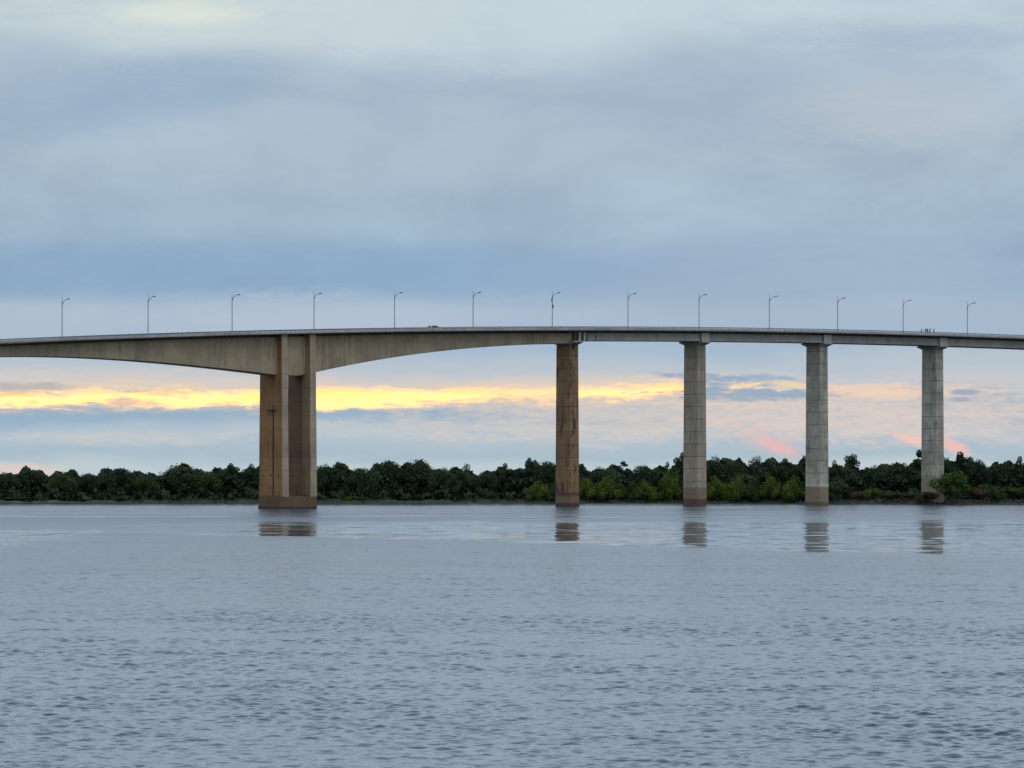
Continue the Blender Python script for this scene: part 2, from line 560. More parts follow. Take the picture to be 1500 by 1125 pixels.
# ------------------------------------------------------------------ people on the bridge
def cloth(name, c): return plain(name, c, 0.85, var=0.2, scale=6)
SKIN = plain('skin', (0.25, 0.14, 0.09), 0.6)
HAIR = plain('hair', (0.012, 0.01, 0.009), 0.6)


def person(label, loc, rz, shirt, trousers, lean=0.12, arms='rail', group='people at the bridge parapet'):
    r = empty('person', loc, rz)
    tag(r, label, 'person', group)
    fwd = -1.0     # faces -y (towards the river)
    L = lean
    V = [(0, 0, 0.95), (0, fwd * L * .4, 1.15), (0, fwd * L * .8, 1.36), (0, fwd * L, 1.47), (0, fwd * (L + .02), 1.53), (0, fwd * (L + .05), 1.62), (0, fwd * (L + .05), 1.72),
         (.1, 0, .9), (.11, fwd * .02, .5), (.11, 0, .08), (.12, fwd * .15, .04),
         (-.1, 0, .9), (-.11, fwd * .02, .5), (-.11, .03, .08), (-.12, fwd * .12, .04)]
    Rr = [.15, .145, .15, .08, .055, .09, .08, .09, .065, .045, .04, .09, .065, .045, .04]
    E = [(0, 1), (1, 2), (2, 3), (3, 4), (4, 5), (5, 6), (0, 7), (7, 8), (8, 9), (9, 10), (0, 11), (11, 12), (12, 13), (13, 14)]
    for sg in (1, -1):
        n = len(V)
        sh = Vector((sg * .19, fwd * L * .9, 1.40))
        if arms == 'rail':
            el = Vector((sg * .27, fwd * (L + .16), 1.16)); ha = Vector((sg * .17, fwd * (L + .36), 1.10))
        elif arms == 'up' and sg > 0:
            el = Vector((sg * .30, fwd * (L + .2), 1.46)); ha = Vector((sg * .16, fwd * (L + .38), 1.64))
        else:
            el = Vector((sg * .25, fwd * (L * .5 - .03), 1.12)); ha = Vector((sg * .25, fwd * (L * .5 + .08), .88))
        dr = (ha - el).normalized()
        V += [tuple(sh), tuple(el), tuple(ha), tuple(ha + dr * .08)]
        Rr += [.06, .045, .034, .04]
        E += [(2, n), (n, n + 1), (n + 1, n + 2), (n + 2, n + 3)]
        perp = dr.cross(Vector((0, 0, 1))).normalized()
        for q in range(5):      # four fingers and a thumb
            off = (q - 1.5) * .02 if q < 4 else -sg * .045
            base = ha + dr * (.085 if q < 4 else .03) + perp * off
            k = len(V)
            ln = (.055, .068, .062, .048, .045)[q]
            V.append(tuple(base + dr * ln + perp * (0 if q < 4 else -sg * .02) + Vector((0, 0, -.02))))
            Rr.append(.009); E.append((n + 3 if q < 4 else n + 2, k))
    me = bpy.data.meshes.new('body')
    me.from_pydata(V, E, []); me.update()
    o = bpy.data.objects.new('body_src', me); col.objects.link(o)
    md = o.modifiers.new('skin', 'SKIN')
    if not me.skin_vertices: 
        me.attributes.new('skin_dummy', 'FLOAT', 'POINT')
        bm = bmesh.new(); bm.from_mesh(me); bm.verts.layers.skin.verify(); bm.to_mesh(me); bm.free()
    for sv, rr_ in zip(me.skin_vertices[0].data, Rr): sv.radius = (rr_, rr_)
    me.skin_vertices[0].data[0].use_root = True
    su = o.modifiers.new('sub', 'SUBSURF'); su.levels = 1; su.render_levels = 1
    dg = bpy.context.evaluated_depsgraph_get()
    nm = bpy.data.meshes.new_from_object(o.evaluated_get(dg))
    nm.name = 'body'
    bpy.data.objects.remove(o)
    nm.materials.clear()
    for m in (SKIN, shirt, trousers, M['dark']): nm.materials.append(m)
    for p in nm.polygons:
        c = p.center
        p.use_smooth = True
        p.material_index = 3 if c.z < .09 else 2 if c.z < .98 and abs(c.x) < .24 and c.y > -.2 else 1 if (c.z < 1.47 and not (abs(c.y) > L + .22)) else 0
    b = bpy.data.objects.new('body', nm); col.objects.link(b); b.parent = r
    hd = Vector((0, fwd * (L + .05), 1.65))
    mb = MB()
    rings = []
    for i in range(6):
        a = i / 5 * math.pi / 2
        rings.append([hd + Vector((.105 * math.cos(a) * math.cos(q), .012 + .115 * math.cos(a) * math.sin(q), .01 + .13 * math.sin(a))) for q in [2 * math.pi * j / 12 for j in range(12)]])
    mb.loft(rings)
    mb.build('hair', HAIR, r, True)
    mb = MB()   # nose and brow ridge
    mb.tube([hd + Vector((0, -.085, .0)), hd + Vector((0, -.115, -.03))], [.012, .017], 6)
    mb.build('nose', SKIN, r, True)
    for sg in (-1, 1):
        mb = MB(); mb.box(sg * .035 - .014, sg * .035 + .014, hd.y - .098, hd.y - .08, hd.z - .002, hd.z + .012)
        mb.build('eye', HAIR, r)
    mb = MB(); mb.box(-.024, .024, hd.y - .094, hd.y - .08, hd.z - .062, hd.z - .052)
    mb.build('mouth', M['rust'], r)
    return r


grey_c, navy, blackc, teal = cloth('grey_shirt', (0.19, 0.25, 0.28)), cloth('navy_cloth', (0.02, 0.035, 0.05)), cloth('black_cloth', (0.012, 0.014, 0.017)), cloth('teal_shirt', (0.03, 0.07, 0.085))
ppl = [(1349.6, 'person in a pale grey shirt, leftmost of the group at the parapet', grey_c, navy, .16, 'rail'),
       (1355.6, 'person in a dark teal shirt beside the pale grey shirt', teal, blackc, .2, 'rail'),
       (1358.4, 'person in dark grey close behind the dark teal shirt', cloth('charcoal_cloth', (0.035, 0.045, 0.05)), blackc, .1, 'down'),
       (1362.0, 'person in navy standing upright between teal shirt and black clothes', navy, navy, .05, 'up'),
       (1368.0, 'person in black clothes standing a step apart, rightmost of the group', blackc, blackc, .06, 'down')]
for px, lb, sh, tr, ln, ar in ppl:
    s = s_of(px, -5.45)
    person(lb, on_bridge(s, -5.42, zt(s) + .27), BA + R(random.uniform(-25, 25)), sh, tr, ln, ar)

def make_car(label, loc, rz):
    r = empty('passenger_car', loc, rz)
    tag(r, label, 'car')
    paint = plain('white_car_paint', (.62, .62, .6), .3, 0, .03)
    glass = plain('car_glass', (.012, .015, .018), .12, 0, .05)
    tyre = plain('tyre_rubber', (.018, .018, .018), .9)
    prof = [(-2.0, .28), (-2.05, .62), (-1.98, .86), (-1.72, .93), (-1.36, 1.38), (-1.0, 1.47), (.1, 1.48), (.5, 1.38), (1.12, .95), (1.75, .84), (2.0, .68), (2.05, .4), (1.98, .26)]
    mb = MB(); rings = []
    for y, k, dzz_ in ((-.84, .96, -.05), (-.8, 1, 0), (.8, 1, 0), (.84, .96, -.05)):
        rings.append([(x * k, (y if z < .95 else y * (1 - .28 * (z - .95))), z + (dzz_ if z > .8 else -dzz_ * .4)) for x, z in prof])
    mb.loft(rings)
    body = mb.build('body', paint, r); bevel(body, .03, 2)
    yw = lambda z: .86 * (1 - .28 * max(0, z - .95)) + .004
    for sg in (-1, 1):
        for pts in (((-1.5, .97), (-1.25, 1.33), (-.55, 1.38), (-.55, .97)), ((-.48, .97), (-.48, 1.38), (.12, 1.38), (.42, 1.3), (.86, .97))):
            mb = MB()
            mb.loft([[(x, sg * (yw(z) - .04), z) for x, z in pts], [(x, sg * yw(z), z) for x, z in pts]])
            mb.build('side_window', glass, r)
        mb = MB(); mb.box(.7, .86, min(sg * .86, sg * 1.0), max(sg * .86, sg * 1.0), .98, 1.1)
        bevel(mb.build('side_mirror', paint, r), .02)
        for nm, x in (('headlight', 1.88), ('tail_light', -2.0)):
            mb = MB(); mb.box(x - .1, x + .1, min(sg * .5, sg * .78), max(sg * .5, sg * .78), .66, .78)
            mb.build(nm, M['lens'] if x > 0 else M['rust'], r)
        for x in (-1.25, 1.25):
            mb = MB(); mb.tube([(x, sg * .66, .31), (x, sg * .86, .31)], .31, 18)
            w = mb.build('wheel', tyre, r)
            mb = MB(); mb.tube([(x, sg * .8, .31), (x, sg * .872, .31)], [.2, .17], 14)
            mb.build('rim', M['steel'], w)
    for nm, pts in (('windscreen', ((.54, 1.36), (1.08, .99))), ('rear_window', ((-1.38, 1.35), (-1.68, .97)))):
        (xa, za), (xb, zb_) = pts
        dx_ = .02 if xa > 0 else -.02
        mb = MB()
        mb.loft([[(xa, -.66, za), (xa, .66, za), (xa + dx_, .66, za + .02), (xa + dx_, -.66, za + .02)], [(xb, -.74, zb_), (xb, .74, zb_), (xb + dx_, .74, zb_ + .02), (xb + dx_, -.74, zb_ + .02)]])
        mb.build(nm, glass, r)
    return r


s = s_of(636.0, -2.1)
make_car('small white car on the bridge deck, only its roof and windows above the parapet', on_bridge(s, -2.1, zt(s) + .062), BA)

# ------------------------------------------------------------------ water
CALM = dict(z0=594.0, k=1.45)


def build_water():
    rng = np.random.default_rng(11)
    # short-crested chop in the nearer half of the river, as real relief
    def comps(N, l0, l1, spread, slope, mean=.12):
        lam = np.exp(rng.uniform(math.log(l0), math.log(l1), N)); th = rng.normal(mean, spread, N)
        return (lam, 2 * np.pi / lam * np.sin(th), 2 * np.pi / lam * np.cos(th), rng.uniform(0, 2 * np.pi, N), slope * math.sqrt(2.0 / N) * lam / (2 * np.pi))
    chop = comps(150, .25, 1.5, .62, WAVE_SLOPE)
    swell = comps(26, 9.0, 34.0, .35, SWELL, 0.0)
    ripple = comps(30, 3.2, 8.0, .8, SWELL * .9, 0.0)
    def total(c, X, Y, res):
        h = np.zeros_like(X)
        for lam, kx, ky, ph, am in zip(*c):
            f = np.clip((lam / res - 2.3) / 1.6, 0, 1)
            if f.max() > 0: h += f * am * np.sin(kx * X + ky * Y + ph)
        return h
    def relief(X, Y, res):
        e = Y - (CALM['z0'] - CALM['k'] * X) + 9 * np.sin(X * .09 + Y * .02) + 5 * np.sin(X * .23 - Y * .05 + 1)
        fade = 1 - np.clip((e + 40) / 46, 0, 1)
        h = np.zeros_like(X)
        if fade.max() > 0:
            g = .9 + .14 * np.sin(X * .11 + Y * .031) * np.sin(Y * .043 - X * .05 + 1) + .10 * np.sin(Y * .11 + X * .07 + 2) + .08 * np.sin(X * .31 + Y * .09) + .2 * np.sin(Y * .37 + 1.3 * np.sin(X * .045)) * np.sin(Y * .021 + X * .03)
            c = total(chop, X, Y, res) * g
            c = np.minimum(c + 2.2 * np.maximum(c, 0) ** 2, .16)      # crests sharper than troughs
            h += c * fade
        if Y.max() > 400:
            h += (total(swell, X, Y, res) + total(ripple, X, Y, res)) * np.clip((Y - 400) / 150, 0, 1) * np.clip((SW1 - Y) / 40, 0, 1)
        return h
    SW1 = 980.0
    vs_, fs, n0 = [], [], 0
    bands = [(130.0, 200.0, .085, .095), (200.0, 300.0, .12, .13), (300.0, 420.0, .2, .21), (420.0, 640.0, .33, .36), (640.0, 980.0, .8, .9)]
    last = None
    for (ya, yb, rx, ry) in bands:
        w0 = yb * 750 / F + 3; wx = w0 + 42
        xf_ = np.linspace(-w0, w0, int(2 * w0 / rx) + 1); xo = np.linspace(w0, wx, int(42 / (rx * 2)) + 1)[1:]
        xs = np.concatenate([-xo[::-1], xf_, xo]); ys = np.linspace(ya, yb, int((yb - ya) / ry) + 1)
        X, Y = np.meshgrid(xs, ys)
        Z = relief(X, Y, np.where(np.abs(X) > w0, np.maximum(1.7 * rx, .0008 * Y), 0) + (np.abs(X) <= w0) * np.interp(Y, [130, 200, 300, 420, 640, 980], [.095, .12, .18, .26, .38, .9]))
        edge = np.clip(np.minimum(np.minimum(X + wx, wx - X), 1e9) / 8.0, 0, 1)
        Z = Z * edge
        ny, nx = X.shape
        vs_.append(np.stack([X, Y, Z], -1).reshape(-1, 3))
        i, j = np.meshgrid(np.arange(ny - 1), np.arange(nx - 1), indexing='ij')
        q = n0 + i * nx + j
        fs.append(np.stack([q, q + 1, q + nx + 1, q + nx], -1).reshape(-1, 4))
        n0 += nx * ny
        # flat water either side
        e = np.array([(-2500, ya, 0), (-wx, ya, 0), (-wx, yb, 0), (-2500, yb, 0), (wx, ya, 0), (2500, ya, 0), (2500, yb, 0), (wx, yb, 0)], float)
        vs_.append(e); fs.append(np.array([[n0, n0 + 1, n0 + 2, n0 + 3], [n0 + 4, n0 + 5, n0 + 6, n0 + 7]])); n0 += 8
    e = np.array([(-2500, -600, 0), (2500, -600, 0), (2500, 130, 0), (-2500, 130, 0), (-2500, 980, 0), (2500, 980, 0), (2500, 1500, 0), (-2500, 1500, 0)], float)
    vs_.append(e); fs.append(np.array([[n0, n0 + 1, n0 + 2, n0 + 3], [n0 + 4, n0 + 5, n0 + 6, n0 + 7]]))
    v = np.concatenate(vs_); f = np.concatenate(fs)
    me = bpy.data.meshes.new('river_water')
    me.vertices.add(len(v)); me.vertices.foreach_set('co', v.astype(np.float32).ravel())
    me.loops.add(f.size); me.loops.foreach_set('vertex_index', f.astype(np.int32).ravel())
    me.polygons.add(len(f)); me.polygons.foreach_set('loop_start', np.arange(0, f.size, 4, dtype=np.int32))
    me.polygons.foreach_set('loop_total', np.full(len(f), 4, np.int32))
    me.polygons.foreach_set('use_smooth', np.ones(len(f), bool))
    me.update(calc_edges=True)

    m, t, b = material('river_water')
    P = worldpos(t); x, y, z = t.sep(P)
    mid = t.sub(t.noise(t.xyz(t.mul(x, .05), t.mul(y, .035), 3.0), 1.0, 4, .6), .5)
    sn = lambda a, kx_, ky_, p: t.mul(t.math('SINE', t.add(t.add(t.mul(x, kx_), t.mul(y, ky_)), p)), a)
    e = t.add(t.sub(y, t.sub(CALM['z0'], t.mul(x, CALM['k']))), t.add(sn(9, .09, .02, 0.0), sn(5, .23, -.05, 1.0)))
    e = t.add(e, t.mul(mid, 26.0))
    near = t.ss(e, -7.0, 7.0)
    yy = t.add(y, t.mul(mid, 160.0))
    far = t.ss(yy, 790.0, 860.0, 1, 0)
    leftfade = t.ss(t.add(x, t.mul(mid, 60.0)), -75.0, -30.0, .15, 1.0)
    calm = t.mul(t.mul(near, far), leftfade)
    e2 = t.add(t.sub(-64.0, x), t.mul(mid, 36.0))
    ym = t.add(y, t.mul(mid, 90))
    patch = t.mul(t.ss(e2, -5.0, 5.0), t.mul(t.ss(ym, 545, 565), t.ss(ym, 700, 735, 1, 0)))
    calm = t.math('MAXIMUM', calm, patch)
    streak = t.noise(t.xyz(t.mul(x, .008), t.mul(y, .03), 7.0), 1.0, 4, .62)
    shore = t.mul(t.ss(y, 700, 860), t.ss(streak, .5, .62, 0, .8))
    rim = t.mul(t.ss(y, 1120, 1230), .6)
    calm = t.math('MAXIMUM', calm, t.math('MAXIMUM', shore, rim))
    # relief too fine for the mesh, and swells in the far half
    w1 = t.noise(t.xyz(t.mul(x, 1.6), t.mul(y, 2.2), 0), 1.0, 4, .6, .5)
    w2 = t.noise(t.xyz(t.mul(x, .12), t.mul(y, .3), 5.0), 1.0, 4, .6, .4)
    hc = t.noise(t.xyz(t.mul(x, .02), t.mul(y, .05), 2.0), 1.0, 3, .6)
    hf = t.noise(t.xyz(t.mul(x, .11), t.mul(y, .12), 6.0), 1.0, 2, .5)
    ruff = t.lin(calm, 0, 1, 1.0, .06)
    side = t.mul(t.ss(t.sub(t.math('ABSOLUTE', x), t.mul(y, .1205)), 38.0, 48.0), t.ss(y, 520.0, 420.0))    # no relief mesh out there
    hh = t.mul(t.add(t.mul(w1, t.add(.05, t.mul(side, .35))), t.mul(w2, t.lin(y, 500, 700, .1, .35))), ruff)
    hh = t.add(hh, t.mul(t.add(t.mul(hc, 1.0), t.mul(hf, .16)), t.mul(t.lin(y, 900, 1000), CALM_AMP)))
    t.set(b.inputs['Normal'], t.bump(hh, 1.0, 1.0))
    t.set(b.inputs['Roughness'], t.math('MAXIMUM', t.mul(side, .3), t.mul(t.lin(calm, 0, 1, 1.0, .22), t.lin(y, 150, 700, R_NEAR, R_FAR))))
    b.inputs['Base Color'].default_value = (.035, .054, .072, 1)
    b.inputs['IOR'].default_value = 1.333
    me.materials.append(m)
    o = bpy.data.objects.new('river_water', me); col.objects.link(o)
    tag(o, kind='structure')


WAVE_SLOPE, SWELL, CALM_AMP, R_NEAR, R_FAR = .22, .018, 1.0, .02, .25
build_water()

# ------------------------------------------------------------------ far bank
shore_pts = [(-900, 1290), (0, 1290), (400, 1300), (800, 1308), (1000, 1316), (1150, 1300), (1250, 1262), (1370, 1247), (1500, 1255), (2400, 1270)]


def shore_y(px):
    return float(np.interp(px, [p for p, _ in shore_pts], [q for _, q in shore_pts])) + 2.2 * math.sin(px * .045) + 1.3 * math.sin(px * .13 + 1)


def bank_z(px, d):
    base = float(np.interp(d, [-6, 0, .8, 2.5, 7, 20, 45, 460], [-1.6, -.12, .25, .5, .8, 1.1, 1.3, 1.6]))
    if d > 0: base *= float(np.interp(px, [0, 140, 400, 830, 880, 1180, 1240, 1500], [.9, .95, 1.1, .95, .5, .5, .9, .8]))
    return base + (.22 * math.sin(px * .09 + d * .2) + .15 * math.sin(px * .23 + 2) if d > 0 else 0)


def build_bank():
    mb = MB()
    cols = [-900 + 9 * i for i in range(368)]
    ds = [-6, 0, .8, 2.5, 5, 9, 15, 25, 45, 90, 200, 460]
    for px in cols:
        Y = shore_y(px)
        for d in ds:
            mb.v.append((gx(px, Y + d), Y + d, bank_z(px, d)))
    k = len(ds)
    for i in range(len(cols) - 1):
        for j in range(k - 1):
            a = i * k + j
            mb.f.append((a, a + k, a + k + 1, a + 1)); mb.m.append(0)
    m, t, b = material('river_bank')
    P = worldpos(t); x, y, z = t.sep(P)
    n = t.noise(P, .12, 5, .65)
    sand = t.mul(t.mul(t.ss(x, -110.0, -150.0, .08, .8), t.ss(t.noise(t.xyz(t.mul(x, .05), 0, 0), 1.0, 3), .36, .6)), t.ss(z, 1.3, .8))
    c = t.mix(t.ss(n, .4, .62), (.04, .036, .024), (.024, .03, .014))
    c = t.mix(t.mul(sand, .8), c, (.16, .13, .105))
    c = t.mix(t.ss(z, .55, .15, 0, .85), c, (.022, .02, .016))
    t.set(b.inputs['Base Color'], c); b.inputs['Roughness'].default_value = .95
    o = mb.build('river_bank', m, None, True)
    tag(o, kind='structure')


build_bank()

# ------------------------------------------------------------------ vegetation
def leafmat(name, c1, c2):
    m, t, b = material(name)
    oi = t.n.new('ShaderNodeObjectInfo')
    P = worldpos(t)
    n = t.noise(P, .35, 3, .6)
    f = t.add(t.mul(t.ss(n, .3, .7), .6), t.mul(oi.outputs['Random'], .4))
    t.set(b.inputs['Base Color'], t.mix(f, c1, c2))
    b.inputs['Roughness'].default_value = .75
    b.inputs['Specular IOR Level'].default_value = .06
    return m


L = {'dark': leafmat('dark_foliage', (.027, .046, .026), (.05, .075, .034)),
     'mid': leafmat('green_foliage', (.038, .066, .022), (.06, .095, .03)),
     'green': leafmat('round_tree_foliage', (.045, .08, .02), (.07, .115, .028)),
     'light': leafmat('willow_foliage', (.075, .115, .018), (.125, .165, .028)),
     'grey': leafmat('grey_foliage', (.05, .05, .05), (.075, .072, .068)),
     'dry': leafmat('dry_foliage', (.07, .055, .032), (.10, .085, .045)),
     'grass': leafmat('bank_grass', (.035, .042, .018), (.07, .065, .032)),
     'forest': leafmat('forest_foliage', (.022, .036, .022), (.038, .056, .028))}
BARK = plain('bark', (.035, .028, .022), .9)
PALEBARK = plain('pale_bark', (.09, .08, .07), .9)


def leaves_np(rng, centres, normals, size, aspect=.75):
    """quads of leaf-clump size scattered on centres, loosely facing normals"""
    n = len(centres)
    d = normals + rng.normal(0, .75, (n, 3))
    d /= np.linalg.norm(d, axis=1, keepdims=True) + 1e-9
    a = np.cross(d, rng.normal(0, 1, (n, 3))); a /= np.linalg.norm(a, axis=1, keepdims=True) + 1e-9
    b = np.cross(d, a)
    sz = size * rng.uniform(.55, 1.3, (n, 1))
    a = a * sz; b = b * sz * aspect
    j = lambda: rng.uniform(.6, 1.25, (n, 1))
    v = np.stack([centres - a * j(), centres - b * j(), centres + a * j(), centres + b * j()], 1).reshape(-1, 3)
    return v


def mesh_quads(name, v, mat, normals=None):
    n = len(v) // 4
    me = bpy.data.meshes.new(name)
    me.vertices.add(len(v)); me.vertices.foreach_set('co', v.astype(np.float32).ravel())
    me.loops.add(len(v)); me.loops.foreach_set('vertex_index', np.arange(len(v), dtype=np.int32))
    me.polygons.add(n); me.polygons.foreach_set('loop_start', np.arange(0, len(v), 4, dtype=np.int32))
    me.polygons.foreach_set('loop_total', np.full(n, 4, np.int32))
    me.polygons.foreach_set('use_smooth', np.ones(n, bool))
    me.materials.append(mat)
    me.update(calc_edges=True)
    if normals is not None:      # leaves of a clump shade together, as a clump does
        nn = np.repeat(normals, 4, axis=0)
        me.normals_split_custom_set_from_vertices([tuple(q) for q in nn])
    return me


def lobes_to_leaves(rng, lobes, n, size, keep=.0):
    C, N = [], []
    vol = np.array([l[3] ** 1.7 for l in lobes]); vol /= vol.sum()
    for (x, y, z, r, sq), w in zip(lobes, vol):
        k = max(8, int(n * w))
        u = rng.normal(0, 1, (k, 3)); u /= np.linalg.norm(u, axis=1, keepdims=True)
        rad = r * rng.uniform(.45, 1.0, (k, 1)) ** .5
        rag = 1 + .16 * np.sin(u[:, :1] * 7 + x * 9) * np.sin(u[:, 1:2] * 6 + z * 7) + .1 * np.sin(u[:, 2:3] * 11 + y * 5 + u[:, :1] * 9)
        p = u * rad * rag; p[:, 2] *= sq
        C.append(p + np.array([x, y, z])); N.append(u + np.array([0, 0, .2]))
    C = np.concatenate(C); N = np.concatenate(N)
    S = N + rng.normal(0, .35, N.shape)
    S /= np.linalg.norm(S, axis=1, keepdims=True)
    return leaves_np(rng, C, N, size), S


def crown_lobes(rng, kind):
    """unit tree: total height 1, half width about .5"""
    lo = []
    if kind == 'dome':
        for i in range(26):      # lobes follow an even dome
            a = i * 2.39996 + rng.uniform(-.3, .3); q = math.sqrt((i + .5) / 26)
            lo.append((.38 * q * math.cos(a), .38 * q * math.sin(a), .84 - .34 * q * q - rng.uniform(0, .04), rng.uniform(.12, .19), .75))
        for i in range(9):
            a = rng.uniform(0, 2 * math.pi)
            lo.append((.38 * math.cos(a), .38 * math.sin(a), rng.uniform(.2, .45), rng.uniform(.12, .17), .9))
    elif kind == 'loose':
        for i in range(13):
            a = rng.uniform(0, 2 * math.pi); q = rng.uniform(.1, 1)
            lo.append((.38 * q * math.cos(a), .38 * q * math.sin(a), rng.uniform(.45, .9) - .12 * q, rng.uniform(.08, .15), .65))
        lo.append((0, 0, .9, .1, .8))
    elif kind == 'tall':     # bare stem with a tufted top
        for i in range(9):
            a = rng.uniform(0, 2 * math.pi); q = rng.uniform(0, 1)
            lo.append((.2 * q * math.cos(a), .2 * q * math.sin(a), rng.uniform(.72, .93), rng.uniform(.06, .11), .75))
        for i in range(6):
            a = rng.uniform(0, 2 * math.pi)
            lo.append((.2 * math.cos(a), .2 * math.sin(a), rng.uniform(.25, .55), rng.uniform(.08, .13), .8))
    elif kind == 'flat':     # wispy umbrella layers
        for i in range(8):
            a = rng.uniform(0, 2 * math.pi); q = rng.uniform(.1, 1)
            lo.append((.42 * q * math.cos(a), .42 * q * math.sin(a), .93 - .1 * q + rng.uniform(-.06, .03), rng.uniform(.07, .12), .3))
    elif kind == 'willow':   # upright feathery plumes reaching the ground
        for i in range(14):
            a = rng.uniform(0, 2 * math.pi); q = rng.uniform(0, 1) ** .6
            h = rng.uniform(.35, .85) * (1 - .45 * q)
            lo.append((.33 * q * math.cos(a), .33 * q * math.sin(a), h, rng.uniform(.11, .18), 1.25))
        for i in range(6):
            a = rng.uniform(0, 2 * math.pi)
            lo.append((.33 * math.cos(a), .33 * math.sin(a), rng.uniform(.12, .3), rng.uniform(.12, .16), .9))
    elif kind == 'bush':
        for i in range(12):
            a = rng.uniform(0, 2 * math.pi); q = rng.uniform(0, 1) ** .5
            lo.append((.38 * q * math.cos(a), .38 * q * math.sin(a), .62 - .4 * q * rng.uniform(.4, 1), rng.uniform(.14, .24), .9))
    elif kind == 'ball':     # round crown well above a short forked stem
        for i in range(17):
            a = rng.uniform(0, 2 * math.pi); q = rng.uniform(0, 1) ** .5
            lo.append((.37 * q * math.cos(a), .37 * q * math.sin(a), rng.uniform(.45, .84) - .12 * q, rng.uniform(.12, .18), .75))
    elif kind == 'bare':
        for i in range(14):
            a = rng.uniform(0, 2 * math.pi); q = rng.uniform(.1, 1)
            lo.append((.4 * q * math.cos(a), .4 * q * math.sin(a), .9 - .35 * q * q + rng.uniform(-.12, .04), rng.uniform(.08, .13), .8))
    return lo


CROWN, TRUNK = {}, {}
SPEC = {'dome': (6500, .019), 'loose': (3800, .019), 'tall': (2600, .018), 'flat': (1000, .02), 'willow': (5000, .018), 'bush': (3000, .03), 'ball': (6000, .019), 'bare': (1500, .014)}


def variant(kind, k, mat):
    key = (kind, k, mat)
    if key not in CROWN:
        rng = np.random.default_rng(hash((kind, k)) % 1000 if False else sum(map(ord, kind)) * 7 + k * 31)
        lo = crown_lobes(rng, kind)
        n, sz = SPEC[kind]
        lv, sn_ = lobes_to_leaves(rng, lo, n, sz)
        CROWN[key] = mesh_quads('crown', lv, L[mat], sn_)
        mb = MB()
        th = {'bush': .3, 'willow': .5}.get(kind, .72)
        r0 = {'bush': .02, 'tall': .022, 'flat': .018}.get(kind, .03)
        pts = [(0, 0, -.06), (.004, 0, .05), (rng.uniform(-.02, .02), rng.uniform(-.02, .02), th * .5), (rng.uniform(-.04, .04), 0, th)]
        mb.tube(pts, [r0 * 1.3, r0, r0 * .75, r0 * .35], 7)
        for (x, y, z, r, s) in lo[:9]:      # limbs into the lobes
            f = rng.uniform(.3, .8)
            a = Vector(pts[1]).lerp(Vector(pts[3]), f)
            if z < a.z + .04: a.z = max(.03, z - .12)
            mb.tube([a, a.lerp(Vector((x, y, z)), .5) + Vector((0, 0, -.02)), (x, y, z)], [r0 * .45, r0 * .3, r0 * .12], 5)
        o = mb.build('trunk', PALEBARK if kind in ('flat', 'bare') else BARK, None, True)
        TRUNK[key] = o.data; bpy.data.objects.remove(o)
    return CROWN[key], TRUNK[key]


def plant(name, cat, label, px, top, base_d, width, kind, k, mat, group, base=None):
    """one plant: px, top row and width in photo pixels give its real place and size on the bank"""
    Y = shore_y(px) + base_d
    zg = bank_z(px, base_d) if base is None else base
    H = z_at(top, Y) - zg
    W = width / F * Y
    r = empty(name, (gx(px, Y), Y, zg), random.uniform(0, 6.28))
    r.scale = (W, W * .95, H / .98)
    tag(r, label, cat, group)
    cm, tm = variant(kind, k, mat)
    for nm, me in (('trunk', tm), ('crown', cm)):
        o = bpy.data.objects.new(nm, me); col.objects.link(o); o.parent = r
    return r


